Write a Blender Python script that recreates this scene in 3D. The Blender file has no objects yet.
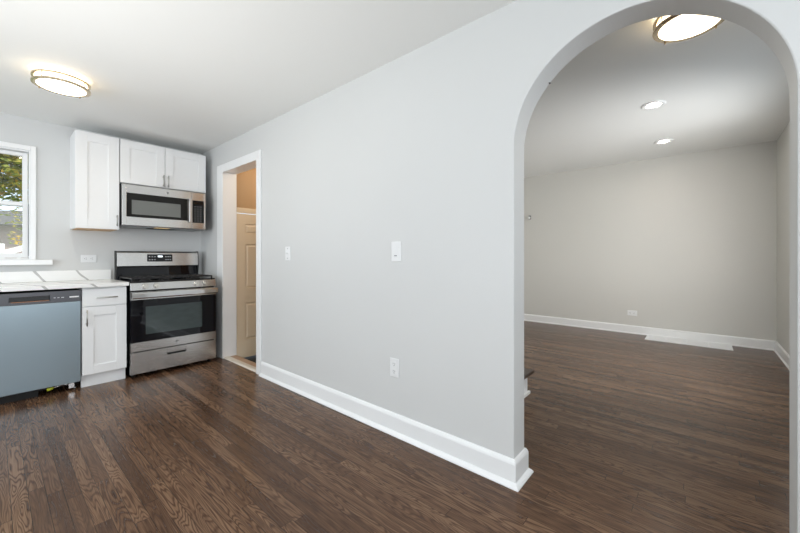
import bpy, bmesh, math, random
from mathutils import Vector, Matrix
random.seed(7)
S = bpy.context.scene
C = S.collection
R = math.radians

# ------------------------------------------------------------------ camera
cam = bpy.data.objects.new('camera', bpy.data.cameras.new('camera'))
C.objects.link(cam)
cam.location = (0, 0, 1.16)
cam.rotation_euler = (R(90), 0, -math.atan(408 / 350))
cam.data.lens = 350 / 800 * 36
cam.data.sensor_width = 36
cam.data.shift_y = -10 / 800
cam.data.clip_start = 0.02
S.camera = cam

# ------------------------------------------------------------------ view
S.view_settings.view_transform = 'Standard'
S.view_settings.look = 'None'
S.view_settings.gamma = 1
S.view_settings.use_curve_mapping = False
S.view_settings.exposure = 0.06

# ------------------------------------------------------------------ world, sun, daylight at the window openings, added fill lights
W = bpy.data.worlds.new('sky'); S.world = W; W.use_nodes = True
bg = W.node_tree.nodes['Background']
bg.inputs[0].default_value = (0.72, 0.86, 1.0, 1)
bg.inputs[1].default_value = 1.5

def light(name, kind, loc, direction, power, color, sx=1, sy=1, spread=None):
    l = bpy.data.lights.new(name, kind)
    l.energy = power; l.color = color
    if kind == 'AREA':
        l.shape = 'RECTANGLE'; l.size = sx; l.size_y = sy
        if spread: l.spread = R(spread)
    if kind == 'POINT': l.shadow_soft_size = sx
    o = bpy.data.objects.new(name, l); C.objects.link(o)
    o.location = loc
    o.rotation_euler = Vector(direction).to_track_quat('-Z', 'Y').to_euler()
    return o
sun = light('sun', 'SUN', (4, 3, 9), (-.50, .36, -.75), 4.6, (1, .95, .86))
sun.data.angle = R(2)
# daylight through the window behind the photographer (dining end of the kitchen) and in the living room; left-wall fills are added
light('daylight_dining_window', 'AREA', (.1, -2.08, 1.45), (0, 1, 0.05), 43, (.96, .98, 1), 2.5, 1.9)
light('left_wall_fill', 'AREA', (-2.28, 1.3, 1.5), (1, .25, 0.12), 38, (.97, .985, 1), 2.5, 1.7)  # unseen fill added to light the partition wall evenly
light('kitchen_corner_fill', 'AREA', (-2.28, 3.5, 1.3), (1, .14, .22), 22, (.96, .98, 1), 1.5, 1.7)  # unseen fill added to brighten the back corner of the kitchen
light('daylight_living_window', 'AREA', (3.9, -1.02, 1.28), (.75, 1, -.06), 49, (1, .99, .97), 1.8, 1.2, 135)
# unseen fill added at the left, aimed up to brighten the kitchen ceiling
light('ceiling_fill', 'AREA', (-.8, 1.4, .40), (.1, .1, 1), 24, (1, .985, .96), 1.2, 3.4, 110)
light('hall_lamp', 'POINT', (2.35, 3.62, 2.2), (0, 0, -1), 9.5, (1, .84, .64), .08)

# ------------------------------------------------------------------ materials
def new_mat(name):
    m = bpy.data.materials.new(name); m.use_nodes = True
    return m, m.node_tree.nodes, m.node_tree.links, m.node_tree.nodes['Principled BSDF']

def lin(c):
    return tuple(((v / 255) / 12.92 if v / 255 < .04045 else ((v / 255 + .055) / 1.055) ** 2.4) for v in c) + (1,)

def mat(name, rgb, rough=.5, metal=0, bump=0, bscale=200, var=0, vscale=4, spec=None, coat=0, stretch=None):
    m, N, L, b = new_mat(name)
    b.inputs['Base Color'].default_value = lin(rgb)
    b.inputs['Roughness'].default_value = rough
    b.inputs['Metallic'].default_value = metal
    if spec is not None: b.inputs['Specular IOR Level'].default_value = spec
    if coat: b.inputs['Coat Weight'].default_value = coat; b.inputs['Coat Roughness'].default_value = .05
    tc = N.new('ShaderNodeTexCoord'); mp = N.new('ShaderNodeMapping')
    L.new(tc.outputs['Object'], mp.inputs[0])
    if stretch: mp.inputs['Scale'].default_value = stretch
    if var:
        n = N.new('ShaderNodeTexNoise'); n.inputs['Scale'].default_value = vscale; n.inputs['Detail'].default_value = 4
        L.new(mp.outputs[0], n.inputs['Vector'])
        h = N.new('ShaderNodeMapRange'); h.inputs[3].default_value = 1 - var; h.inputs[4].default_value = 1 + var
        L.new(n.outputs[0], h.inputs[0])
        mx = N.new('ShaderNodeVectorMath'); mx.operation = 'SCALE'
        mx.inputs[0].default_value = lin(rgb)[:3]
        L.new(h.outputs[0], mx.inputs['Scale']); L.new(mx.outputs[0], b.inputs['Base Color'])
    if bump:
        n = N.new('ShaderNodeTexNoise'); n.inputs['Scale'].default_value = bscale; n.inputs['Detail'].default_value = 3
        L.new(mp.outputs[0], n.inputs['Vector'])
        bp = N.new('ShaderNodeBump'); bp.inputs['Strength'].default_value = bump; bp.inputs['Distance'].default_value = .001
        L.new(n.outputs[0], bp.inputs['Height']); L.new(bp.outputs[0], b.inputs['Normal'])
    return m

def emit(name, rgb, strength, base=(250, 250, 250)):
    m, N, L, b = new_mat(name)
    b.inputs['Base Color'].default_value = lin(base)
    b.inputs['Emission Color'].default_value = lin(rgb)
    b.inputs['Emission Strength'].default_value = strength
    n = N.new('ShaderNodeTexNoise'); n.inputs['Scale'].default_value = 3
    r = N.new('ShaderNodeMapRange'); r.inputs[3].default_value = strength * .97; r.inputs[4].default_value = strength * 1.03
    L.new(n.outputs[0], r.inputs[0]); L.new(r.outputs[0], b.inputs['Emission Strength'])
    return m

def steel(name, rgb, rough=.28, stretch=(3, 3, 300)):
    m, N, L, b = new_mat(name)
    b.inputs['Metallic'].default_value = 1
    b.inputs['Base Color'].default_value = lin(rgb)
    tc = N.new('ShaderNodeTexCoord'); mp = N.new('ShaderNodeMapping'); mp.inputs['Scale'].default_value = stretch
    n = N.new('ShaderNodeTexNoise'); n.inputs['Scale'].default_value = 4; n.inputs['Detail'].default_value = 3
    r = N.new('ShaderNodeMapRange'); r.inputs[3].default_value = rough - .02; r.inputs[4].default_value = rough + .03
    L.new(tc.outputs['Object'], mp.inputs[0]); L.new(mp.outputs[0], n.inputs['Vector'])
    L.new(n.outputs[0], r.inputs[0]); L.new(r.outputs[0], b.inputs['Roughness'])
    return m

def wood_floor():
    m, N, L, b = new_mat('oak_strip_floor')
    def math_(op, a, c=None, v=None):
        n = N.new('ShaderNodeMath'); n.operation = op
        for i, s in enumerate((a, c)):
            if s is None: continue
            if isinstance(s, (int, float)): n.inputs[i].default_value = s
            else: L.new(s, n.inputs[i])
        return n.outputs[0]
    def comb(x, y, z=0):
        n = N.new('ShaderNodeCombineXYZ')
        for i, s in enumerate((x, y, z)):
            if isinstance(s, (int, float)): n.inputs[i].default_value = s
            else: L.new(s, n.inputs[i])
        return n.outputs[0]
    def white(v):
        n = N.new('ShaderNodeTexWhiteNoise'); n.noise_dimensions = '3D'; L.new(v, n.inputs['Vector']); return n
    def noise(v, scale, detail=3, rough=.5, dist=0):
        n = N.new('ShaderNodeTexNoise'); n.inputs['Scale'].default_value = scale; n.inputs['Detail'].default_value = detail
        n.inputs['Roughness'].default_value = rough; n.inputs['Distortion'].default_value = dist
        L.new(v, n.inputs['Vector']); return n.outputs[0]
    tc = N.new('ShaderNodeTexCoord'); sp = N.new('ShaderNodeSeparateXYZ'); L.new(tc.outputs['Object'], sp.inputs[0])
    X, Y = sp.outputs[0], sp.outputs[1]
    PW, PL = .0575, 1.05
    xs = math_('DIVIDE', X, PW); ix = math_('FLOOR', xs); fx = math_('FRACT', xs)
    off = white(comb(ix, 3.7, 1.1)).outputs['Value']
    ys = math_('ADD', math_('DIVIDE', Y, PL), math_('MULTIPLY', off, 7.0)); iy = math_('FLOOR', ys); fy = math_('FRACT', ys)
    wn = white(comb(ix, iy, .5)); rnd = wn.outputs['Value']
    rc = N.new('ShaderNodeSeparateColor'); L.new(wn.outputs['Color'], rc.inputs[0])
    z = math_('MULTIPLY', rnd, 91.0)
    # cathedral figure: contour lines of a noise stretched along the board
    v1 = comb(math_('MULTIPLY', X, 13.0), math_('MULTIPLY', Y, 1.35), z)
    n1 = noise(v1, 1.0, 2, .45, .25)
    freq = math_('ADD', math_('MULTIPLY', rc.outputs[0], 80.0), 95.0)
    rings = math_('SINE', math_('MULTIPLY', n1, freq))
    rings = math_('SUBTRACT', 1.0, math_('POWER', math_('ADD', math_('MULTIPLY', rings, .5), .5), 2.6))
    # fine straight pores
    v2 = comb(math_('MULTIPLY', X, 300.0), math_('MULTIPLY', Y, 7.0), z)
    pores = noise(v2, 1.0, 3, .6)
    v3 = comb(math_('MULTIPLY', X, 70.0), math_('MULTIPLY', Y, 2.2), z)
    streak = noise(v3, 1.0, 3, .6)
    amt = math_('ADD', math_('MULTIPLY', rc.outputs[1], .30), .10)
    t = math_('ADD', math_('MULTIPLY', rings, amt), math_('MULTIPLY', pores, .60))
    t = math_('ADD', t, math_('MULTIPLY', streak, .5))
    t = math_('ADD', t, math_('MULTIPLY', math_('SUBTRACT', rc.outputs[2], .5), .17))
    cr = N.new('ShaderNodeValToRGB')
    e = cr.color_ramp.elements
    e[0].position = .26; e[0].color = lin(FLOOR[0])
    e[1].position = 1.0; e[1].color = lin(FLOOR[3])
    a = e.new(.50); a.color = lin(FLOOR[1])
    a = e.new(.74); a.color = lin(FLOOR[2])
    L.new(t, cr.inputs[0])
    # joints between boards
    def near(f, w):
        lo = math_('LESS_THAN', f, w); hi = math_('GREATER_THAN', f, 1 - w); return math_('MAXIMUM', lo, hi)
    gap = math_('MAXIMUM', near(fx, .018), near(fy, .0012))
    mx = N.new('ShaderNodeMix'); mx.data_type = 'RGBA'
    L.new(math_('MULTIPLY', gap, .75), mx.inputs[0]); L.new(cr.outputs[0], mx.inputs[6]); mx.inputs[7].default_value = lin((26, 19, 15))
    L.new(mx.outputs[2], b.inputs['Base Color'])
    rr = N.new('ShaderNodeMapRange'); rr.inputs[3].default_value = .32; rr.inputs[4].default_value = .22
    L.new(t, rr.inputs[0]); L.new(rr.outputs[0], b.inputs['Roughness'])
    b.inputs['Specular IOR Level'].default_value = .27
    bp = N.new('ShaderNodeBump'); bp.inputs['Strength'].default_value = .2; bp.inputs['Distance'].default_value = .0012
    L.new(math_('SUBTRACT', t, gap), bp.inputs['Height']); L.new(bp.outputs[0], b.inputs['Normal'])
    return m

def marble():
    m, N, L, b = new_mat('veined_quartz')
    tc = N.new('ShaderNodeTexCoord'); mp = N.new('ShaderNodeMapping')
    mp.inputs['Rotation'].default_value = (0, R(40), R(-15)); mp.inputs['Location'].default_value = (.31, 0, .12)
    L.new(tc.outputs['Object'], mp.inputs[0])
    n = N.new('ShaderNodeTexWave'); n.wave_type = 'BANDS'; n.bands_direction = 'X'; n.wave_profile = 'TRI'
    n.inputs['Scale'].default_value = 1.5; n.inputs['Distortion'].default_value = 2.2; n.inputs['Detail'].default_value = 2.5; n.inputs['Detail Scale'].default_value = 1.6
    L.new(mp.outputs[0], n.inputs['Vector'])
    g = N.new('ShaderNodeTexNoise'); g.inputs['Scale'].default_value = 5; g.inputs['Detail'].default_value = 3; L.new(mp.outputs[0], g.inputs['Vector'])
    a = N.new('ShaderNodeMath'); a.operation = 'MULTIPLY'; a.inputs[1].default_value = .12; L.new(g.outputs[0], a.inputs[0])
    a2 = N.new('ShaderNodeMath'); a2.operation = 'SUBTRACT'; L.new(n.outputs['Fac'], a2.inputs[0]); L.new(a.outputs[0], a2.inputs[1])
    cr = N.new('ShaderNodeValToRGB'); e = cr.color_ramp.elements
    e[0].position = .0; e[0].color = lin((186, 185, 182)); e[1].position = .032; e[1].color = lin((240, 240, 238))
    L.new(a2.outputs[0], cr.inputs[0]); L.new(cr.outputs[0], b.inputs['Base Color'])
    b.inputs['Roughness'].default_value = .22
    return m

def thin_glass():
    m, N, L, b = new_mat('window_glass')
    N.remove(b)
    t = N.new('ShaderNodeBsdfTransparent'); g = N.new('ShaderNodeBsdfGlossy'); g.inputs['Roughness'].default_value = .02
    f = N.new('ShaderNodeFresnel'); f.inputs[0].default_value = 1.35
    x = N.new('ShaderNodeMixShader')
    L.new(f.outputs[0], x.inputs[0]); L.new(t.outputs[0], x.inputs[1]); L.new(g.outputs[0], x.inputs[2])
    L.new(x.outputs[0], N['Material Output'].inputs[0])
    return m

def leaf_mat():
    m, N, L, b = new_mat('leaves')
    tc = N.new('ShaderNodeTexCoord')
    n = N.new('ShaderNodeTexNoise'); n.inputs['Scale'].default_value = 5; n.inputs['Detail'].default_value = 4
    L.new(tc.outputs['Object'], n.inputs['Vector'])
    cr = N.new('ShaderNodeValToRGB'); e = cr.color_ramp.elements
    e[0].position = .36; e[0].color = lin((92, 112, 52)); e[1].position = .66; e[1].color = lin((236, 196, 84))
    a = e.new(.50); a.color = lin((164, 170, 76))
    L.new(n.outputs[0], cr.inputs[0]); L.new(cr.outputs[0], b.inputs['Base Color'])
    b.inputs['Roughness'].default_value = .6
    tr = N.new('ShaderNodeBsdfTranslucent'); L.new(cr.outputs[0], tr.inputs[0])
    mx = N.new('ShaderNodeMixShader'); mx.inputs[0].default_value = .4
    L.new(b.outputs[0], mx.inputs[1]); L.new(tr.outputs[0], mx.inputs[2]); L.new(mx.outputs[0], N['Material Output'].inputs[0])
    return m

FLOOR = [(38, 26, 19), (70, 50, 38), (96, 71, 53), (130, 102, 80)]
M = dict(
    floor=wood_floor(), marble=marble(), glass=thin_glass(), leaf=leaf_mat(),
    wall=mat('grey_wall_paint', (213, 214, 213), .55, bump=.12, bscale=350, var=.012, vscale=2),
    livwall=mat('greige_wall_paint', (211, 210, 205), .55, bump=.12, bscale=350, var=.012, vscale=2),
    ceil=mat('white_ceiling_paint', (236, 237, 235), .7, bump=.15, bscale=300, var=.01, vscale=2),
    trim=mat('white_trim_enamel', (240, 241, 241), .28, var=.01, vscale=6),
    cab=mat('white_cabinet_lacquer', (238, 239, 239), .32, var=.008, vscale=8),
    birch=mat('raw_birch', (214, 178, 138), .6, var=.1, vscale=12),
    tan=mat('tan_wall_paint', (178, 146, 108), .6, var=.03, vscale=3),
    cream=mat('cream_door_paint', (222, 204, 176), .4, var=.02, vscale=4),
    steel=steel('brushed_steel', (205, 204, 202), .26),
    steelv=steel('brushed_steel_upright', (208, 206, 203), .24, (300, 3, 3)),
    dwsteel=steel('grey_blue_steel', (148, 162, 169), .33, (300, 3, 3)),
    dwtop=steel('dark_control_strip', (92, 92, 95), .35),
    knob=mat('bright_knob_metal', (214, 211, 204), .22, 1, var=.02),
    keypad=mat('black_keypad_film', (20, 20, 20), .5, spec=.15, var=.05),
    chrome=mat('polished_chrome', (215, 215, 215), .12, 1, var=.02),
    nickel=steel('satin_nickel', (202, 186, 160), .25),
    pull=steel('brushed_nickel_pull', (186, 185, 182), .42),
    black=mat('black_enamel', (16, 17, 19), .22, var=.1),
    matte=mat('matte_black', (14, 14, 15), .6, bump=.2, bscale=120, var=.1),
    iron=mat('cast_iron', (30, 30, 32), .45, bump=.4, bscale=260, var=.12),
    blackglass=mat('black_oven_glass', (10, 12, 18), .03, spec=.4, var=.05),
    ovenwin=mat('tinted_oven_window', (58, 68, 68), .05, spec=.5, var=.25, vscale=9, stretch=(1, 1, 3)),
    mwglass=mat('dark_door_glass', (26, 25, 23), .12, spec=.25, var=.05),
    mwwin=mat('perforated_window_screen', (112, 115, 112), .16, spec=.5, var=.06, vscale=200),
    plastic=mat('white_plastic', (234, 235, 235), .3, var=.01),
    slot=mat('dark_slot', (92, 92, 92), .6, var=.05),
    greyp=mat('grey_plastic', (120, 122, 124), .4, var=.05),
    ltgrey=mat('light_grey_mark', (196, 198, 200), .4, var=.02),
    filt=mat('aluminium_filter', (150, 152, 152), .4, .8, bump=.6, bscale=500, var=.08),
    yellow=mat('yellow_green_plastic', (196, 204, 60), .4, var=.06),
    orange=mat('orange_glint', (150, 106, 76), .3, .6, var=.1),  # glint on the dishwasher handle, put into the colour
    tile=mat('tan_stone_tile', (176, 146, 120), .45, bump=.2, bscale=60, var=.12, vscale=14),
    thresh=mat('pale_threshold', (214, 206, 194), .4, var=.05, vscale=20),
    darkfloor=mat('dark_landing_void', (24, 20, 16), .8, var=.3, vscale=30),  # near-black colour set in for the dark void past the threshold
    stair=mat('dark_stained_tread', (62, 45, 36), .3, var=.2, vscale=20, stretch=(1, 10, 1)),
    lamp=emit('lit_frosted_glass', (255, 234, 198), 4.6),
    lamp2=emit('lit_downlight_lens', (255, 244, 226), 120.0),
    display=emit('lit_display', (225, 240, 250), 1.2),
    mwlamp=emit('cooktop_lamp_lens', (255, 214, 150), .35, (210, 190, 150)),
    bark=mat('bark', (92, 76, 62), .8, bump=.6, bscale=40, var=.25, vscale=20),
    siding=mat('brown_siding', (176, 152, 142), .7, var=.1, vscale=4, stretch=(1, 1, 14)),
    roof=mat('grey_shingles', (120, 116, 114), .8, var=.2, vscale=30),
    fence=mat('white_fence_paint', (238, 238, 236), .5, var=.03),
    grass=mat('lawn', (96, 118, 62), .9, bump=.6, bscale=80, var=.3, vscale=8),
    hole=mat('nail_hole', (26, 24, 22), .7, var=.1),
)

# ------------------------------------------------------------------ mesh helpers
def box(bm, x0, x1, y0, y1, z0, z1):
    v = [bm.verts.new((x, y, z)) for z in (z0, z1) for y in (y0, y1) for x in (x0, x1)]
    for f in ((0, 2, 3, 1), (4, 5, 7, 6), (0, 1, 5, 4), (2, 6, 7, 3), (0, 4, 6, 2), (1, 3, 7, 5)):
        bm.faces.new([v[i] for i in f])

def cyl(bm, p0, p1, r0, r1=None, seg=24, cap=True):
    p0, p1 = Vector(p0), Vector(p1); r1 = r0 if r1 is None else r1
    q = (p1 - p0).to_track_quat('Z', 'Y')
    A = []; B = []
    for k in range(seg):
        a = 2 * math.pi * k / seg; d = Vector((math.cos(a), math.sin(a), 0))
        A.append(bm.verts.new(p0 + q @ (d * r0))); B.append(bm.verts.new(p1 + q @ (d * r1)))
    for k in range(seg):
        j = (k + 1) % seg; f = bm.faces.new((A[k], A[j], B[j], B[k])); f.smooth = seg > 8
    if cap: bm.faces.new(A[::-1]); bm.faces.new(B)

def lathe(bm, c, prof, seg=64):                # prof: (r, z) pairs round a vertical axis at c
    rows = []
    for r, z in prof:
        if r < 1e-6: rows.append([bm.verts.new((c[0], c[1], c[2] + z))] * seg)
        else: rows.append([bm.verts.new((c[0] + r * math.cos(2 * math.pi * k / seg), c[1] + r * math.sin(2 * math.pi * k / seg), c[2] + z)) for k in range(seg)])
    for a, b in zip(rows, rows[1:]):
        for k in range(seg):
            j = (k + 1) % seg
            vs = []
            for v in (a[k], a[j], b[j], b[k]):
                if v not in vs: vs.append(v)
            if len(vs) > 2: bm.faces.new(vs).smooth = True

def prism(bm, pts, axis, a0, a1):              # pts 2D in the other two axes (cyclic order kept)
    def P(u, w, t): return {'x': (t, u, w), 'y': (u, t, w), 'z': (u, w, t)}[axis]
    A = [bm.verts.new(P(u, w, a0)) for u, w in pts]; B = [bm.verts.new(P(u, w, a1)) for u, w in pts]
    bm.faces.new(A); bm.faces.new(B[::-1])
    n = len(pts)
    for k in range(n): j = (k + 1) % n; bm.faces.new((A[k], B[k], B[j], A[j]))

def sweep(bm, path, prof, side=1):             # profile (out, z) swept along an XY path with mitred corners
    n = len(path); rows = []
    for i, p in enumerate(path):
        p = Vector(p); d = []
        if i > 0: d.append((p - Vector(path[i - 1])).normalized())
        if i < n - 1: d.append((Vector(path[i + 1]) - p).normalized())
        ns = [Vector((-k.y, k.x)) * side for k in d]
        nn = ns[0] if len(ns) == 1 else (ns[0] + ns[1]) / (1 + ns[0].dot(ns[1]))
        rows.append([bm.verts.new((p.x + nn.x * o, p.y + nn.y * o, z)) for o, z in prof])
    m = len(prof)
    for a, b in zip(rows, rows[1:]):
        for k in range(m): j = (k + 1) % m; bm.faces.new((a[k], a[j], b[j], b[k]))
    bm.faces.new(rows[0]); bm.faces.new(rows[-1][::-1])

BM = bmesh.new
ROOT = {}
def build(name, bm, m, parent=None, bevel=0, seg=2, label=None, origin=None):
    bmesh.ops.recalc_face_normals(bm, faces=bm.faces[:])
    o3 = Vector((0, 0, 0))
    if parent is not None: o3 = Vector(ROOT[parent.name])
    elif origin is not None: o3 = Vector(origin)
    bmesh.ops.translate(bm, verts=bm.verts[:], vec=-o3)
    me = bpy.data.meshes.new(name); bm.to_mesh(me); bm.free()
    me.materials.append(m if not isinstance(m, str) else M[m])
    o = bpy.data.objects.new(name, me); C.objects.link(o)
    if parent is not None: o.parent = parent
    else: o.location = o3
    ROOT[o.name] = o3
    if bevel:
        md = o.modifiers.new('bevel', 'BEVEL'); md.width = bevel; md.segments = seg; md.limit_method = 'ANGLE'; md.angle_limit = R(35)
        md.harden_normals = False
    if label: o['label'] = label
    return o

def struct(name, bm, m, bevel=0, parent=None, seg=2):
    o = build(name, bm, m, parent, bevel, seg)
    if parent is None: o['kind'] = 'structure'
    return o

def tag(o, label, cat, group=None):
    o['label'] = label; o['category'] = cat
    if group: o['group'] = group
    return o

def thing(name, label, cat, loc, group=None):
    o = bpy.data.objects.new(name, None); C.objects.link(o); o.location = loc; o.empty_display_size = .05
    ROOT[o.name] = Vector(loc)
    return tag(o, label, cat, group)

def dup(root, loc, label, rot=None, group=None):
    r = root.copy(); C.objects.link(r); r.location = loc; r['label'] = label
    if rot is not None: r.rotation_euler = rot
    if group: r['group'] = group
    for ch in list(root.children):
        c = ch.copy(); C.objects.link(c); c.parent = r
        for g in list(ch.children):
            d = g.copy(); C.objects.link(d); d.parent = c
    return r

def bx(name, m, parent, *a, bevel=0, label=None):
    bm = BM(); box(bm, *a); return build(name, bm, m, parent, bevel, label=label)

# ------------------------------------------------------------------ key dimensions (metres; photographer stands at x=0, y=0)
WX0, WX1 = 1.72, 1.86            # partition wall with the arch
KC, LC = 2.451, 2.59             # ceilings
BY = 4.77                        # kitchen back wall
FX = 6.29                        # living room far wall
RY = -.715                       # living room right wall
LX, NY = -2.1, -1.9              # wall to the left / wall behind
AC, AR, AZ = .237, .479, 1.715   # arch centre, radius, spring height
D0, D1, DH = 3.335, 4.115, 2.12  # doorway

# ------------------------------------------------------------------ shell
bm = BM(); box(bm, LX - .2, 1.79, NY - .2, BY + .2, -.06, 0); box(bm, 1.79, FX + .2, RY - .2, 2.95, -.06, 0)
struct('floor', bm, 'floor')
bm = BM(); box(bm, LX - .2, WX0 + .07, NY - 1.3, BY + .2, KC, KC + .3); struct('ceiling', bm, 'ceil')  # overhang beyond the wall behind is added to keep the sun out
bm = BM(); box(bm, WX1 - .07, FX + .2, RY - 1.3, 3.1, LC, LC + .16); struct('ceiling_living', bm, 'ceil')  # overhang outside the right wall is added to shade its window opening

bm = BM()
n = 72
arc = [(AC + AR * math.cos(math.pi * k / n), AZ + AR * math.sin(math.pi * k / n)) for k in range(n + 1)]
pts = [(NY - .1, 0), (AC - AR, 0)] + arc[::-1] + [(AC + AR, 0), (D0 - .02, 0), (D0 - .02, DH + .02), (D1 + .02, DH + .02), (D1 + .02, 0), (BY, 0), (BY, 2.58), (NY - .1, 2.58)]
prism(bm, pts, 'x', WX0, WX1)
struct('wall_partition', bm, 'wall', .005)

# back wall with the window opening
WXa, WXb, WZa, WZb = -.57, .24, 1.13, 2.155
bm = BM()
box(bm, LX, WXa, BY, BY + .14, 0, KC); box(bm, WXb, WX1 + .02, BY, BY + .14, 0, KC)
box(bm, WXa, WXb, BY, BY + .14, 0, WZa); box(bm, WXa, WXb, BY, BY + .14, WZb, KC)
struct('wall_back', bm, 'wall')
# left wall with openings made for the added fills; wall behind the photographer with window opening
bm = BM()
box(bm, LX - .12, LX, NY, .1, 0, KC); box(bm, LX - .12, LX, 2.5, 2.8, 0, KC); box(bm, LX - .12, LX, 4.2, BY + .14, 0, KC); box(bm, LX - .12, LX, 2.8, 4.2, 2.3, KC); box(bm, LX - .12, LX, 2.8, 4.2, 0, .7)
box(bm, LX - .12, LX, .1, 2.5, 0, .7); box(bm, LX - .12, LX, .1, 2.5, 2.3, KC)
struct('wall_left', bm, 'wall')
bm = BM()
box(bm, LX - .12, -1.1, NY - .12, NY, 0, KC); box(bm, 1.3, WX0, NY - .12, NY, 0, KC)
box(bm, -1.1, 1.3, NY - .12, NY, 0, .55); box(bm, -1.1, 1.3, NY - .12, NY, 2.35, KC)
struct('wall_front', bm, 'wall')
# living room walls
bm = BM(); box(bm, FX, FX + .12, RY - .12, 2.97, 0, LC); struct('wall_living_far', bm, 'livwall')
bm = BM()
box(bm, WX1, 3.05, RY - .12, RY, 0, LC); box(bm, 4.75, FX, RY - .12, RY, 0, LC)
box(bm, 3.05, 4.75, RY - .12, RY, 0, .75); box(bm, 3.05, 4.75, RY - .12, RY, 2.1, LC)
struct('wall_living_right', bm, 'livwall')
bm = BM(); box(bm, WX1, FX, 2.85, 2.97, 0, LC); struct('wall_living_left', bm, 'livwall')
# small hall behind the doorway
HY = 4.135
bm = BM()
box(bm, WX1 + .005, 1.875 + .7, HY, HY + .1, 1.735, 2.58)
box(bm, 1.875 + .7 + .06, 3.0, HY, HY + .1, -.2, 2.58); box(bm, 2.575, 2.635, HY, HY + .1, 1.735, 2.58)
struct('wall_hall_end', bm, 'tan')
bm = BM(); box(bm, 3.0, 3.1, 2.98, HY + .1, -.2, 2.58); struct('wall_hall_right', bm, 'tan')
bm = BM(); box(bm, WX1 + .002, 3.0, 2.98, 3.03, -.2, 2.58); struct('wall_hall_near', bm, 'tan')
bm = BM(); box(bm, WX1 - .02, 3.1, 2.98, HY + .1, 2.58, 2.64); struct('ceiling_hall', bm, 'ceil')
bm = BM(); box(bm, WX1 - .002, 3.0, 3.03, HY + .1, -.2, -.07); struct('floor_hall', bm, 'darkfloor')

# ------------------------------------------------------------------ baseboards
BP = [(0, 0), (.036, 0), (.036, .006), (.030, .014), (.0225, .021), (.016, .026), (.016, .112), (.013, .122), (.007, .132), (0, .136)]
bm = BM(); e = .0005
sweep(bm, [(WX1 + e, 1.06), (WX1 + e, AC + AR - e), (WX0 - e, AC + AR - e), (WX0 - e, D0 - .082)], BP, 1)
struct('baseboard_partition', bm, 'trim', .0015)
bm = BM()
sweep(bm, [(WX0 - e, NY + .04), (WX0 - e, AC - AR + e), (WX1 + e, AC - AR + e), (WX1 + e, RY + .04)], BP, 1)
struct('baseboard_arch', bm, 'trim', .0015)
BL = [(0, 0), (.028, 0), (.026, .01), (.016, .018), (.016, .104), (.012, .114), (0, .122)]
bm = BM(); sweep(bm, [(WX1 + .04, RY + e), (FX - e, RY + e), (FX - e, 2.85 - e), (3.1, 2.85 - e)], BL, 1)
struct('baseboard_living', bm, 'trim', .0015)

# ------------------------------------------------------------------ doorway casing, jambs, threshold, closet door
bm = BM()
cx0 = WX0 - .018
box(bm, cx0, WX0 - .0005, D0 - .075, D0 + .004, .0, DH + .085)
box(bm, cx0, WX0 - .0005, D1 - .004, D1 + .15, .0, DH + .085)
box(bm, cx0, WX0 - .0005, D0 + .004, D1 - .004, DH - .004, DH + .085)
struct('trim_1', bm, 'trim', .003)
bm = BM()
box(bm, WX0, WX1 + .002, D0 - .0195, D0, 0, DH); box(bm, WX0, WX1 + .002, D1, D1 + .0195, 0, DH)
box(bm, WX0, WX1 + .002, D0 - .0195, D1 + .0195, DH, DH + .0195)
struct('trim_2', bm, 'trim', .001)
bm = BM(); prism(bm, [(WX0 - .004, .0005), (1.784, .0005), (1.778, .014), (WX0 + .012, .014)], 'y', D0 + .001, D1 - .001)
struct('trim_3', bm, 'thresh')
bm = BM(); box(bm, 1.7845, WX1 - .005, D0 + .001, D1 - .001, .0005, .010)
struct('trim_4', bm, 'tile')
# door casing of the short door at the hall's end
bm = BM()
box(bm, WX1 + .006, 2.635, HY - .016, HY - .0005, 1.674, 1.737); box(bm, 2.576, 2.635, HY - .016, HY - .0005, -.069, 1.674)
struct('trim_5', bm, 'cream', .003)

def panel_door(x0, x1, y, z0, z1):
    bm = BM()
    xs = [x0, x0 + .105, x0 + .315, x0 + .385, x0 + .595, x1]
    zs = [z0, z0 + .215, z0 + .655, z0 + .825, z0 + 1.355, z0 + 1.475, z0 + 1.595, z1]
    for i in range(5):
        for j in range(7):
            hole = i in (1, 3) and j in (1, 3, 5)
            if not hole: box(bm, xs[i], xs[i + 1], y, y + .035, zs[j], zs[j + 1])
            else:
                box(bm, xs[i], xs[i + 1], y + .012, y + .03, zs[j], zs[j + 1])
                a, b_, c, d = xs[i] + .03, xs[i + 1] - .03, zs[j] + .03, zs[j + 1] - .03
                pr = .02
                v = [bm.verts.new(p) for p in ((a - pr, y + .012, c - pr), (b_ + pr, y + .012, c - pr), (b_ + pr, y + .012, d + pr), (a - pr, y + .012, d + pr),
                                              (a, y + .003, c), (b_, y + .003, c), (b_, y + .003, d), (a, y + .003, d))]
                for k in range(4): bm.faces.new((v[k], v[(k + 1) % 4], v[4 + (k + 1) % 4], v[4 + k]))
                bm.faces.new(v[4:])
    bmesh.ops.remove_doubles(bm, verts=bm.verts[:], dist=.0001)
    return bm
door = struct('door_1', panel_door(1.866, 2.566, HY - .012, -.045, 1.668), 'cream')
bm = BM(); cyl(bm, (2.50, HY - .013, .86), (2.50, HY - .05, .86), .012); lathe_c = (2.50, HY - .06, .86)
bmesh.ops.create_uvsphere(bm, u_segments=20, v_segments=12, radius=.027, matrix=Matrix.Translation(lathe_c))
build('door_knob', bm, 'nickel', door)

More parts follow.
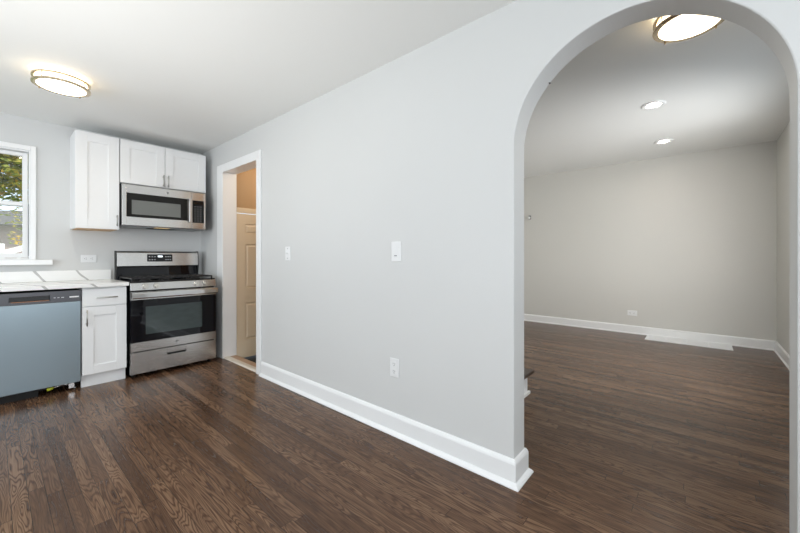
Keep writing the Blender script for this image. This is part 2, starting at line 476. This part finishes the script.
# ------------------------------------------------------------------ kitchen window
bm = BM()
WY = BY
box(bm, WXb - .004, .271, WY - .02, WY - .0005, WZa, WZb + .038); box(bm, WXa - .06, WXa + .004, WY - .02, WY - .0005, WZa, WZb + .038)
box(bm, WXa + .004, WXb - .004, WY - .02, WY - .0005, WZb - .004, WZb + .038)
struct('trim_6', bm, 'trim', .003)
bm = BM(); box(bm, WXa - .13, .378, WY - .085, WY - .0005, 1.082, WZa - .0005)
struct('window_sill', bm, 'trim', .004)
bm = BM()
fr = .015
box(bm, WXb - fr, WXb, WY, WY + .12, WZa, WZb); box(bm, WXa, WXa + fr, WY, WY + .12, WZa, WZb)
box(bm, WXa + fr, WXb - fr, WY, WY + .12, WZb - fr, WZb); box(bm, WXa + fr, WXb - fr, WY, WY + .12, WZa, WZa + fr)
win = struct('window_1', bm, 'plastic', .002)
def sash(x0, x1, z0, z1, y, w=.036, wb=.042):
    bm = BM()
    box(bm, x0, x0 + w, y, y + .03, z0, z1); box(bm, x1 - w, x1, y, y + .03, z0, z1)
    box(bm, x0 + w, x1 - w, y, y + .03, z0, z0 + wb); box(bm, x0 + w, x1 - w, y, y + .03, z1 - w, z1)
    s = build('sash', bm, 'plastic', win, .003)
    bx('window_pane', 'glass', s, x0 + w - .004, x1 - w + .004, y + .013, y + .016, z0 + wb - .004, z1 - w + .004)
zm = 1.648
sash(WXa + fr + .004, WXb - fr - .004, zm - .02, WZb - fr - .003, WY + .062)
sash(WXa + fr + .004, WXb - fr - .004, WZa + fr + .003, zm + .02, WY + .026)
bx('jamb_liner', 'greyp', win, WXb - fr - .0035, WXb - fr - .0005, WY + .002, WY + .022, WZa + fr + .02, zm)

# ------------------------------------------------------------------ cabinets
def shaker(name, parent, x0, x1, z0, z1, y, rail=.07, th=.02):
    bm = BM()
    xs = [x0, x0 + rail, x1 - rail, x1]; zs = [z0, z0 + rail, z1 - rail, z1]
    box(bm, xs[0], xs[1], y, y + th, z0, z1); box(bm, xs[2], xs[3], y, y + th, z0, z1)
    box(bm, xs[1], xs[2], y, y + th, zs[0], zs[1]); box(bm, xs[1], xs[2], y, y + th, zs[2], zs[3])
    d = build(name, bm, 'cab', parent, .0015)
    bx('door_panel', 'cab', d, xs[1] - .002, xs[2] + .002, y + .009, y + .017, zs[1] - .002, zs[2] + .002)
    return d
def pull(parent, x, y, z, length, vertical=True):
    bm = BM(); h = length / 2; s = .033
    if vertical:
        cyl(bm, (x, y - s, z - h), (x, y - s, z + h), .0055, seg=16)
        for k in (-1, 1): cyl(bm, (x, y - s, z + k * h * .72), (x, y, z + k * h * .72), .0045, seg=12)
    else:
        cyl(bm, (x - h, y - s, z), (x + h, y - s, z), .0055, seg=16)
        for k in (-1, 1): cyl(bm, (x + k * h * .72, y - s, z), (x + k * h * .72, y, z), .0045, seg=12)
    build('handle', bm, 'pull', parent, label='brushed nickel bar handle')
def carcass(name, parent, x0, x1, y0, y1, z0, z1):
    return bx(name, 'cab', parent, x0, x1, y0, y1, z0, z1, bevel=.001)

UY = 4.42
t = thing('wall_cabinet', 'tall narrow white single-door wall cabinet left of the microwave', 'cabinet', (.668, 4.6, 1.425), 'white wall cabinets')
carcass('body', t, .505, .832, UY + .0205, BY - .001, 1.43, 2.345)
bx('bottom_panel', 'birch', t, .52, .82, UY + .03, BY - .002, 1.4255, 1.4298, label='raw wood underside')
d = shaker('door', t, .506, .831, 1.43, 2.344, UY, .086)
pull(d, .810, UY, 1.515, .11)
t = thing('wall_cabinet', 'short wide white two-door wall cabinet directly above the microwave', 'cabinet', (1.235, 4.6, 1.905), 'white wall cabinets')
carcass('body', t, .838, 1.640, UY + .0205, BY - .001, 1.905, 2.345)
d = shaker('door', t, .839, 1.2245, 1.907, 2.344, UY, .078); pull(d, 1.207, UY, 1.975, .125)
d = shaker('door', t, 1.2295, 1.639, 1.907, 2.344, UY, .078); pull(d, 1.252, UY, 1.975, .125)

CY = 4.10
t = thing('base_cabinet', 'narrow white base cabinet with one drawer between dishwasher and range', 'cabinet', (.668, 4.4, 0))
bm = BM(); box(bm, .512, .826, CY + .0205, BY - .001, .112, .884); build('body', bm, 'cab', t, .001)
bx('toe_kick', 'cab', t, .512, .826, 4.15, 4.17, 0.0005, .1115)
d = bx('drawer', 'cab', t, .514, .825, CY, CY + .02, .719, .872, bevel=.002); pull(d, .680, CY, .792, .15, False)
d = shaker('door', t, .514, .825, .116, .711, CY, .076); pull(d, .542, CY, .62, .14)

t = thing('countertop', 'white grey-veined quartz countertop with matching backsplash under the window', 'countertop', (.34, 4.4, .886))
bx('slab', 'marble', t, -.16, .8385, 4.068, BY - .001, .887, .9195, bevel=.003)
bx('backsplash', 'marble', t, -.16, .824, BY - .026, BY - .0015, .92, 1.022, bevel=.002)
bx('end_panel', 'cab', t, -.158, -.138, 4.12, BY - .002, .0005, .886)

# ------------------------------------------------------------------ dishwasher
t = thing('dishwasher', 'grey-blue stainless steel dishwasher with dark top control strip under countertop', 'dishwasher', (.205, 4.4, 0))
DX0, DX1 = -.095, .505
bx('tub', 'matte', t, DX0 + .004, DX1 - .001, 4.145, 4.74, .10, .868)
bx('door', 'dwsteel', t, DX0, DX1, CY, 4.144, .072, .7735, bevel=.004)
bm = BM()
pz0, pz1 = .797, .836
box(bm, DX0, .085, CY, 4.144, .7745, .868); box(bm, .315, DX1, CY, 4.144, .7745, .868)
box(bm, .085, .315, CY, 4.144, .7745, pz0); box(bm, .085, .315, CY, 4.144, pz1, .868)
cp = build('control_strip', bm, 'dwtop', t, .001, label='dark grey metal control strip')
bx('pocket_handle', 'black', cp, .0855, .3145, 4.128, 4.1435, pz0 + .0005, pz1 - .0005)
bx('handle_lip_glint', 'orange', cp, .095, .308, CY - .003, 4.105, pz0 - .004, pz0 + .001, label='orange glint painted on the edge')  # strip coloured as the orange glint on the handle pocket
for x, w in ((.335, .012), (.358, .012), (.382, .016)):
    bx('indicator', 'ltgrey', cp, x, x + w, CY - .001, CY - .0002, .811, .817)
bx('maker_mark', 'plastic', cp, .432, .492, CY - .001, CY - .0002, .808, .819, label='small white lettering strip')
bx('toe_gap_shade', 'matte', t, DX0 + .004, .25, 4.165, 4.175, .0005, .099)  # black sheet added for the shade in the open toe gap
bx('base_pan', 'matte', t, DX0 + .01, DX1 - .004, 4.19, 4.70, .035, .0995)
for x, y in ((-.06, 4.20), (.475, 4.20), (-.06, 4.66), (.475, 4.66)):
    bm = BM(); cyl(bm, (x, y, .0005), (x, y, .012), .017, seg=16); cyl(bm, (x, y, .012), (x, y, .10), .007, seg=12)
    build('leveling_foot', bm, 'chrome', t)
bm = BM(); cyl(bm, (.30, 4.135, .047), (.335, 4.125, .055), .014, .008, seg=14); build('wire_connector', bm, 'yellow', t, label='yellow green plastic connector')
bm = BM(); box(bm, .43, .468, 4.13, 4.165, .02, .068); build('valve_bracket', bm, 'chrome', t, .003)
bm = BM(); cyl(bm, (.335, 4.13, .055), (.40, 4.14, .066), .006, seg=10); cyl(bm, (.40, 4.14, .066), (.44, 4.145, .05), .006, seg=10); build('supply_tube', bm, 'chrome', t)

# ------------------------------------------------------------------ gas range
RX0, RX1, RF = .846, 1.607, 4.05
t = thing('gas_range', 'stainless steel gas range with black oven glass and backguard', 'stove', (1.2265, 4.4, 0))
bx('body', 'black', t, RX0 + .003, RX1 - .003, 4.098, 4.745, .032, .893, bevel=.002)
for x in (RX0 + .04, RX1 - .04):
    for y in (4.14, 4.70):
        bm = BM(); cyl(bm, (x, y, .0005), (x, y, .033), .016, seg=16); build('foot', bm, 'matte', t)
# drawer with recessed pull
bm = BM(); hx0, hx1, hz0, hz1 = 1.145, 1.312, .176, .204
box(bm, RX0, hx0, RF + .004, 4.097, .043, .246); box(bm, hx1, RX1, RF + .004, 4.097, .043, .246)
box(bm, hx0, hx1, RF + .004, 4.097, .043, hz0); box(bm, hx0, hx1, RF + .004, 4.097, hz1, .246)
dr = build('drawer', bm, 'steel', t, .001)
bx('drawer_recess', 'matte', dr, hx0 + .0005, hx1 - .0005, 4.07, 4.096, hz0 + .0005, hz1 - .0005)
bx('drawer_pull', 'steel', dr, hx0 + .004, hx1 - .004, RF + .002, RF + .012, hz1 - .008, hz1 - .001)
# oven door
bm = BM()
box(bm, RX0, RX1, RF, 4.0963, .256, .341); box(bm, RX0, RX1, RF, 4.0963, .7465, .822); box(bm, RX0, RX1, 4.0962, 4.0975, .256, .822)
od = build('oven_door', bm, 'steel', t, .002)
wx0, wx1, wz0, wz1 = .963, 1.467, .41, .678
bm = BM()
box(bm, RX0, wx0, RF + .001, 4.096, .3415, .746); box(bm, wx1, RX1, RF + .001, 4.096, .3415, .746)
box(bm, wx0, wx1, RF + .001, 4.096, .3415, wz0); box(bm, wx0, wx1, RF + .001, 4.096, wz1, .746)
build('door_glass', bm, 'blackglass', od, label='black glass front')
bx('oven_window', 'ovenwin', od, wx0, wx1, RF + .0025, 4.06, wz0, wz1, label='tinted grey green window')
bm = BM()
prof = [(RF - .052, .762), (RF - .056, .772), (RF - .056, .808), (RF - .052, .818), (RF - .040, .821), (RF - .036, .812), (RF - .036, .770), (RF - .040, .760)]
prism(bm, prof, 'x', RX0 + .002, RX1 - .002)
hd = build('door_handle', bm, 'chrome', od, .002, label='wide polished handle bar')
for x in (RX0 + .03, RX1 - .05):
    bx('handle_post', 'steel', hd, x, x + .02, RF - .038, RF - .0005, .778, .804)
def emblem(parent, x, y, z, r):
    bm = BM(); cyl(bm, (x, y, z), (x, y - .0016, z), r, seg=32)
    b_ = build('badge', bm, 'greyp', parent, label='small round silver monogram badge')
    bm = BM()
    def ring(cx, cz, rr, th, a0=0, a1=2 * math.pi):
        k = 20; P = [(cx + rr * math.cos(a0 + (a1 - a0) * i / k), y - .0022, cz + rr * math.sin(a0 + (a1 - a0) * i / k)) for i in range(k + 1)]
        for p, q in zip(P, P[1:]): cyl(bm, p, q, th, seg=6)
    ring(x, z, r * .9, r * .07)
    ring(x - r * .3, z, r * .34, r * .07, .6, 5.6); ring(x + r * .28, z + r * .16, r * .2, r * .06, .3, 4.8); ring(x + r * .28, z - r * .2, r * .24, r * .06, 1.6, 6.0)
    build('monogram', bm, 'chrome', b_)
emblem(od, 1.228, RF - .0002, .299, .014)
# control panel with four knobs
bm = BM(); prism(bm, [(RF + .006, .836), (RF + .018, .905), (RF + .03, .912), (4.097, .912), (4.097, .836)], 'x', RX0, RX1)
cp = build('control_panel', bm, 'steel', t, .002)
for x in (.962, 1.056, 1.412, 1.502):
    bm = BM(); z = .873; y = RF + .0105
    cyl(bm, (x, y, z), (x, y - .012, z), .029, .027, 28); cyl(bm, (x, y - .012, z), (x, y - .03, z), .021, .019, 28)
    box(bm, x - .004, x + .004, y - .038, y - .03, z - .016, z + .016)
    build('knob', bm, 'knob', cp, label='chrome burner knob')
# cooktop, burners, grates
bm = BM(); box(bm, RX0, RX1, RF + .032, 4.70, .8935, .916); ct = build('cooktop', bm, 'black', t, .004, label='glossy black cooktop')
bx('front_rim', 'matte', ct, RX0, RX1, RF + .026, RF + .0315, .9125, .922)
for x, y, r in ((1.0, 4.22, .045), (1.0, 4.49, .038), (1.2265, 4.37, .05), (1.455, 4.22, .05), (1.455, 4.49, .035)):
    bm = BM(); lathe(bm, (x, y, .9162), [(0, 0), (r, 0), (r, .009), (r * .8, .012), (r * .78, .02), (0, .021)], 28)
    build('burner', bm, 'iron', ct)
gz0, gz1 = .940, .952
for x0, x1 in ((.864, 1.100), (1.106, 1.347), (1.353, 1.590)):
    bm = BM(); w = .006
    y0, y1 = 4.105, 4.600
    box(bm, x0, x1, y0, y0 + .012, gz0, gz1); box(bm, x0, x1, y1 - .012, y1, gz0, gz1)
    for xx in (x0, (x0 + x1) / 2 - w, x1 - 2 * w): box(bm, xx, xx + 2 * w, y0, y1, gz0, gz1)
    for yy in (4.22, 4.37, 4.52): box(bm, x0, x1, yy - w, yy + w, gz0, gz1 + .002)
    for xx in (x0, x1 - 2 * w):
        for yy in (y0, y1 - 2 * w): box(bm, xx, xx + 2 * w, yy, yy + 2 * w, .9162, gz0)
    build('grate', bm, 'iron', ct, .002, label='black cast iron grate')
# backguard
bm = BM(); prism(bm, [(4.612, .917), (4.634, 1.055), (4.688, 1.055), (4.688, .917)], 'x', RX0 - .0015, RX1 + .014)
build('riser_panel', bm, 'blackglass', t, .002, label='black glossy riser')
bm = BM(); prism(bm, [(4.598, 1.0565), (4.610, 1.200), (4.626, 1.217), (4.689, 1.217), (4.689, 1.0565)], 'x', RX0 - .0015, RX1 + .014)
bg_ = build('backguard', bm, 'steel', t, .003)
for x0, x1 in ((RX0 - .006, RX0 - .002), (RX1 + .0145, RX1 + .019)):
    bm = BM(); prism(bm, [(4.594, 1.05), (4.606, 1.202), (4.623, 1.221), (4.690, 1.221), (4.690, .917), (4.618, .917)], 'x', x0, x1)
    build('end_cap', bm, 'matte', bg_, .001)
def slanted(x0, x1, z0, z1, lift, m, name, parent, label=None):
    f = lambda z: 4.598 + (z - 1.0565) / (1.200 - 1.0565) * .012
    bm = BM(); prism(bm, [(f(z0) - lift, z0), (f(z1) - lift, z1), (f(z1) - .0003, z1), (f(z0) - .0003, z0)], 'x', x0, x1)
    return build(name, bm, m, parent, label=label)
dp = slanted(1.108, 1.350, 1.104, 1.184, .0025, 'blackglass', 'display_panel', bg_, 'black touch control panel')
slanted(1.208, 1.252, 1.152, 1.170, .0032, 'display', 'clock_display', dp, 'lit clock display')
for x in (1.130, 1.155, 1.180, 1.285, 1.307, 1.329):
    for z in (1.125, 1.158): slanted(x - .006, x + .006, z - .004, z + .004, .003, 'ltgrey', 'button', dp)

# ------------------------------------------------------------------ microwave
t = thing('microwave', 'stainless over-the-range microwave with dark door window above the range', 'microwave', (1.2265, 4.55, 1.475))
MY = 4.365
MX0, MX1, MZ0, MZ1 = .842, 1.617, 1.476, 1.888
bx('body', 'matte', t, MX0 - .002, MX1 + .012, MY + .036, BY - .001, MZ0 + .004, MZ1 + .008)
bm = BM()
gx0, gx1, gz0, gz1 = .878, 1.432, 1.562, 1.803
box(bm, MX0, gx0, MY, MY + .035, MZ0, MZ1); box(bm, gx1, 1.470, MY, MY + .035, MZ0, MZ1)
box(bm, gx0, gx1, MY, MY + .035, MZ0, gz0); box(bm, gx0, gx1, MY, MY + .035, gz1, MZ1)
dd = build('door', bm, 'steelv', t, .002)
bm = BM()
vx0, vx1, vz0, vz1 = .921, 1.360, 1.590, 1.735
box(bm, gx0, vx0, MY + .001, MY + .03, gz0, gz1); box(bm, vx1, gx1, MY + .001, MY + .03, gz0, gz1)
box(bm, vx0, vx1, MY + .001, MY + .03, gz0, vz0); box(bm, vx0, vx1, MY + .001, MY + .03, vz1, gz1)
build('door_glass', bm, 'mwglass', dd, label='dark glass border')
bx('door_window', 'mwwin', dd, vx0, vx1, MY + .002, MY + .02, vz0, vz1, label='grey screened window')
bm = BM(); box(bm, 1.434, 1.466, MY - .042, MY - .028, 1.545, 1.812); h_ = build('handle', bm, 'steel', dd, .005, seg=3)
for z in (1.562, 1.785): bx('handle_post', 'matte', h_, 1.441, 1.459, MY - .0285, MY - .0003, z, z + .02)
emblem(dd, 1.236, MY - .0002, 1.846, .013)
bm = BM()
kx0, kx1, kz0, kz1 = 1.478, 1.600, 1.545, 1.796
box(bm, 1.4715, kx0, MY, MY + .035, MZ0, MZ1); box(bm, kx1, MX1, MY, MY + .035, MZ0, MZ1)
box(bm, kx0, kx1, MY, MY + .035, MZ0, kz0); box(bm, kx0, kx1, MY, MY + .035, kz1, MZ1)
cp = build('control_frame', bm, 'steelv', t, .002)
kp = bx('keypad', 'keypad', cp, kx0, kx1, MY + .001, MY + .03, kz0, kz1, label='black keypad')
for i in range(3):
    for j in range(7):
        x = 1.505 + i * .030; z = 1.566 + j * .027
        bx('key', 'ltgrey', kp, x - .005, x + .005, MY - .0003, MY + .0008, z - .003, z + .003)
bx('clock_display', 'blackglass', kp, 1.495, 1.585, MY - .0005, MY + .0008, 1.757, 1.783)
bx('underside', 'greyp', t, MX0 + .004, MX1 - .004, MY + .037, BY - .003, MZ0 - .008, MZ0 + .0035)
for x in (.89, 1.36): bx('grease_filter', 'filt', t, x, x + .20, 4.42, 4.66, MZ0 - .011, MZ0 - .0082)
bx('cooktop_lamp', 'mwlamp', t, 1.14, 1.27, 4.40, 4.50, MZ0 - .011, MZ0 - .0082, label='cooktop lamp lens')
bx('vent_slot', 'matte', t, 1.105, 1.345, 4.52, 4.66, MZ0 - .011, MZ0 - .0082)

# ------------------------------------------------------------------ ceiling lights
kl = thing('ceiling_light', 'lit round double-ring flush ceiling light on the kitchen ceiling', 'ceiling light', (0, 0, 0), 'double-ring ceiling lights')
def ring(r0, r1, z0, z1):
    bm = BM(); lathe(bm, (0, 0, 0), [(r0, z0), (r1, z0), (r1, z1), (r0, z1), (r0, z0)], 72); return bm
bm = BM(); lathe(bm, (0, 0, 0), [(0, -.0005), (.125, -.0005), (.125, -.016), (0, -.016)]); build('base_pan', bm, 'plastic', kl)
bm = BM(); lathe(bm, (0, 0, 0), [(.112, -.0165), (.1385, -.0165), (.1385, -.074), (.131, -.084), (.10, -.090), (.06, -.093), (0, -.094)], 72)
build('diffuser', bm, 'lamp', kl, label='lit white frosted glass')
build('upper_ring', ring(.1395, .155, -.042, -.030), 'nickel', kl, .001)
build('lower_ring', ring(.1315, .156, -.0835, -.0735), 'nickel', kl, .001)
for k in range(4):
    a = math.pi / 4 + k * math.pi / 2; x, y = .1525 * math.cos(a), .1525 * math.sin(a)
    bm = BM(); cyl(bm, (x, y, -.036), (x, y, -.078), .0028, seg=10); cyl(bm, (x, y, -.083), (x, y, -.091), .005, seg=12)
    build('post', bm, 'nickel', kl)
ll = bpy.data.lights.new('ceiling_lamp_glow', 'AREA'); ll.shape = 'DISK'; ll.size = .24; ll.energy = 4; ll.color = (1, .93, .82)
lo = bpy.data.objects.new('ceiling_lamp_glow', ll); C.objects.link(lo); lo.parent = kl; lo.location = (0, 0, -.097)
kl.location = (0.326, 3.468, KC)
dup(kl, (2.627, 0.049, LC), 'lit round double-ring flush ceiling light seen at the top of the arch').scale = (1.1, 1.1, 1.1)

rl = thing('recessed_light', 'lit recessed ceiling downlight nearer the arch in the living room', 'downlight', (0, 0, 0), 'living room recessed downlights')
bm = BM(); lathe(bm, (0, 0, 0), [(.046, -.0005), (.098, -.0005), (.098, -.004), (.088, -.010), (.074, -.010), (.046, -.002), (.046, -.0005)], 56); build('trim_ring', bm, 'trim', rl)
bm = BM(); lathe(bm, (0, 0, 0), [(0, -.0006), (.0455, -.0006), (.0455, -.0016), (0, -.002)], 48); build('lens', bm, 'lamp2', rl, label='lit white lens')
rl.location = (4.06, .335, LC)
dup(rl, (5.43, .345, LC), 'lit recessed ceiling downlight nearer the far living room wall')

# ------------------------------------------------------------------ switches and outlets (built facing -y, then turned)
def plate(t, w, h):
    bm = BM(); box(bm, -w / 2, w / 2, -.006, -.0005, -h / 2, h / 2); return build('cover_plate', bm, 'plastic', t, .003)
ol = thing('wall_outlet', 'white duplex outlet low on the partition wall above baseboard', 'outlet', (0, 0, 0), 'white wall outlets')
p = plate(ol, .078, .122)
for z in (.024, -.024):
    bm = BM(); cyl(bm, (0, -.0062, z), (0, -.0085, z), .0175, seg=28); f = build('receptacle', bm, 'plastic', ol)
    bm = BM()
    box(bm, -.008, -.0055, -.0092, -.0086, z - .001, z + .008); box(bm, .0055, .008, -.0092, -.0086, z - .001, z + .008); cyl(bm, (0, -.0086, z - .009), (0, -.0092, z - .009), .0028, seg=10)
    build('slots', bm, 'slot', f)
ol.rotation_euler = (0, 0, R(-90)); ol.location = (WX0, 1.52, .432)
dup(ol, (.648, BY, 1.138), 'white outlet mounted sideways on the kitchen wall above the backsplash', (0, R(90), 0))
dup(ol, (FX, .778, .308), 'white outlet mounted sideways low on the far living room wall', (0, R(90), R(-90)))

sw = thing('light_switch', 'white toggle switch plate on partition wall nearer the doorway', 'light switch', (0, 0, 0))
plate(sw, .078, .122)
bm = BM(); box(bm, -.010, .010, -.0085, -.0062, -.019, .019); tg = build('toggle_frame', bm, 'plastic', sw, .001)
bm = BM(); prism(bm, [(-.0086, -.006), (-.0086, .006), (-.02, .013), (-.02, .008)], 'x', -.005, .005); build('toggle', bm, 'plastic', tg, .001)
for z in (.042, -.042):
    bm = BM(); cyl(bm, (0, -.0061, z), (0, -.0072, z), .004, seg=14); build('screw', bm, 'greyp', sw)
sw.rotation_euler = (0, 0, R(-90)); sw.location = (WX0, 2.79, 1.187)
sw = thing('dimmer_switch', 'white rectangular slide dimmer plate on partition wall nearer the arch', 'light switch', (0, 0, 0))
plate(sw, .083, .130)
bm = BM(); box(bm, -.0175, .0175, -.0095, -.0062, -.035, .035); dm = build('rocker', bm, 'plastic', sw, .002)
bm = BM(); box(bm, -.011, .011, -.0115, -.0097, -.030, -.024); build('slider', bm, 'greyp', dm, .0005)
sw.rotation_euler = (0, 0, R(-90)); sw.location = (WX0, 1.505, 1.192)

# ------------------------------------------------------------------ floor register, wall hook, nail hole
t = thing('floor_register', 'white slotted air grille on dark floor against the far living room wall', 'vent', (6.1, .14, 0))
vx0, vx1, vy0, vy1 = 5.935, 6.255, -.31, .59
bm = BM()
b_ = .03
box(bm, vx0, vx1, vy0, vy0 + b_, .0005, .009); box(bm, vx0, vx1, vy1 - b_, vy1, .0005, .009)
box(bm, vx0, vx0 + b_, vy0 + b_, vy1 - b_, .0005, .009); box(bm, vx1 - b_, vx1, vy0 + b_, vy1 - b_, .0005, .009)
build('frame', bm, 'trim', t, .001)
bm = BM()
nn = 10
for k in range(nn):
    x = vx0 + b_ + .004 + k * (vx1 - vx0 - 2 * b_ - .008) / nn
    box(bm, x, x + .016, vy0 + b_, vy1 - b_, .003, .0085)
for y in (-.085, .14, .365): box(bm, vx0 + b_, vx1 - b_, y - .006, y + .006, .0015, .0083)
build('louvres', bm, 'trim', t)
bx('duct_shadow_plate', 'greyp', t, vx0 + b_, vx1 - b_, vy0 + b_, vy1 - b_, .0005, .0013)

t = thing('wall_hook', 'tiny white hook high on far living room wall beside the arch edge', 'hook', (FX, 2.33, 1.86))
bm = BM(); box(bm, FX - .008, FX - .0005, 2.30, 2.345, 1.825, 1.895); build('hook_plate', bm, 'greyp', t, .002)
bm = BM(); cyl(bm, (FX - .0085, 2.322, 1.855), (FX - .05, 2.318, 1.85), .012, seg=14)
bmesh.ops.create_uvsphere(bm, u_segments=16, v_segments=10, radius=.022, matrix=Matrix.Translation((FX - .06, 2.315, 1.848)))
build('hook_knob', bm, 'plastic', t)

a = R(43.5); ny, nz = AC + AR * math.cos(a), AZ + AR * math.sin(a)
d_ = Vector((0, -math.cos(a), -math.sin(a))); p0 = Vector((1.845, ny, nz))
bm = BM(); cyl(bm, p0 + d_ * .0005, p0 + d_ * .007, .0022, seg=12); cyl(bm, p0 + d_ * .007, p0 + d_ * .0085, .0045, seg=14)
tag(build('nail', bm, 'hole', None, origin=p0), 'tiny dark nail head in the left underside of the arch', 'nail')

# ------------------------------------------------------------------ staircase starting just behind the partition
t = thing('staircase', 'white stair step with dark wooden tread just behind the arch jamb', 'stairs', (2.4, 1.1, 0))
for k in range(5):
    y = 1.112 + k * .27; z = k * .186
    bx('riser', 'trim', t, WX1 + .002, 2.955, y, y + .018, z + .0005, z + .158)
    bx('side_panel', 'trim', t, 2.937, 2.955, y + .0185, 2.44, z + .0005, z + .158)
    bx('tread', 'stair', t, WX1 + .002, 3.03, y - .03, y + .2695 if k < 4 else 2.46, z + .1585, z + .186, bevel=.006, label='dark stained wooden tread')
bx('shoe_moulding', 'trim', t, WX1 + .042, 2.97, 1.092, 1.1115, .0005, .022)

# ------------------------------------------------------------------ outside the kitchen window
bm = BM(); box(bm, -14, 16, 4.95, 34, -.8, -.7); o = build('lawn', bm, 'grass'); o['kind'] = 'structure'
t = thing('tree', 'yellow-green leafy tree outside the kitchen window', 'tree', (-.9, 8.6, -.7))
bm = BM(); cyl(bm, (-.9, 8.6, -.7), (-.75, 8.6, 1.6), .17, .11, 18); cyl(bm, (-.75, 8.6, 1.6), (-.3, 8.55, 3.2), .10, .04, 14)
cyl(bm, (-.75, 8.6, 1.6), (-1.5, 8.8, 3.1), .08, .03, 12); cyl(bm, (-.55, 8.58, 2.3), (.5, 8.4, 2.7), .05, .015, 10)
build('trunk', bm, 'bark', t)
bm = BM()
clumps = [(-.9, 8.6, 3.5, 1.5), (.2, 8.5, 3.0, 1.0), (.5, 8.4, 2.55, .62), (.1, 8.3, 2.6, .65), (-.3, 8.4, 2.45, .6), (.35, 8.35, 3.3, .8), (.9, 8.6, 3.2, .8)]
droops = [(.2, 8.2, 1.80, .16), (.30, 8.25, 1.62, .13), (.12, 8.2, 1.95, .2), (.36, 8.2, 1.95, .16), (.26, 8.2, 1.44, .09)]
def leaf(p, s):
    q = Matrix.Rotation(random.uniform(0, 6.28), 3, 'Z') @ Matrix.Rotation(random.uniform(-1.2, 1.2), 3, 'X') @ Matrix.Rotation(random.uniform(-.8, .8), 3, 'Y')
    pts = [(-s, 0, 0), (-.3 * s, .45 * s, .1 * s), (.4 * s, .38 * s, .08 * s), (s, 0, -.12 * s), (.4 * s, -.38 * s, .08 * s), (-.3 * s, -.45 * s, .1 * s)]
    bm.faces.new([bm.verts.new(p + q @ Vector(v)) for v in pts])
for cx, cy, cz, r in clumps:
    for k in range(int(1500 * r * r + 250)):
        v = Vector((random.gauss(0, 1), random.gauss(0, 1), random.gauss(0, 1))).normalized() * r * random.uniform(.45, 1.0)
        leaf(Vector((cx, cy, cz)) + v * 1.0, random.uniform(.035, .065))
for cx, cy, cz, r in droops:
    for k in range(24):
        v = Vector((random.uniform(-1, 1), random.uniform(-1, 1), random.uniform(-1, 1))) * r
        leaf(Vector((cx, cy, cz)) + v, random.uniform(.025, .045))
build('foliage', bm, 'leaf', t)
t = thing('house', 'brownish-pink house seen through the lower window sash', 'house', (1.2, 16, -.7))
bx('siding_wall', 'siding', t, -4.5, 6.5, 15, 20, -.7, 2.05)
bm = BM(); prism(bm, [(-4.9, 2.051), (6.9, 2.051), (1.0, 2.5)], 'y', 14.7, 20.3); build('roof', bm, 'roof', t)
t = thing('porch_railing', 'white railing outside beyond the lower window sash', 'railing', (.2, 7.1, -.7))
bx('newel_post', 'fence', t, .01, .11, 7.0, 7.1, -.7, 1.33, bevel=.01)
bm = BM(); prism(bm, [(.111, 1.17), (1.6, 1.75), (1.6, 1.83), (.111, 1.25)], 'y', 7.02, 7.08); build('handrail', bm, 'fence', t, .004)
bm = BM(); prism(bm, [(.111, .55), (1.6, 1.13), (1.6, 1.19), (.111, .61)], 'y', 7.03, 7.07); build('lower_rail', bm, 'fence', t, .004)
for k in range(9):
    x = .22 + k * .15; z = (x - .111) * .39
    bx('baluster', 'fence', t, x, x + .035, 7.035, 7.065, .62 + z + .012, 1.16 + z)
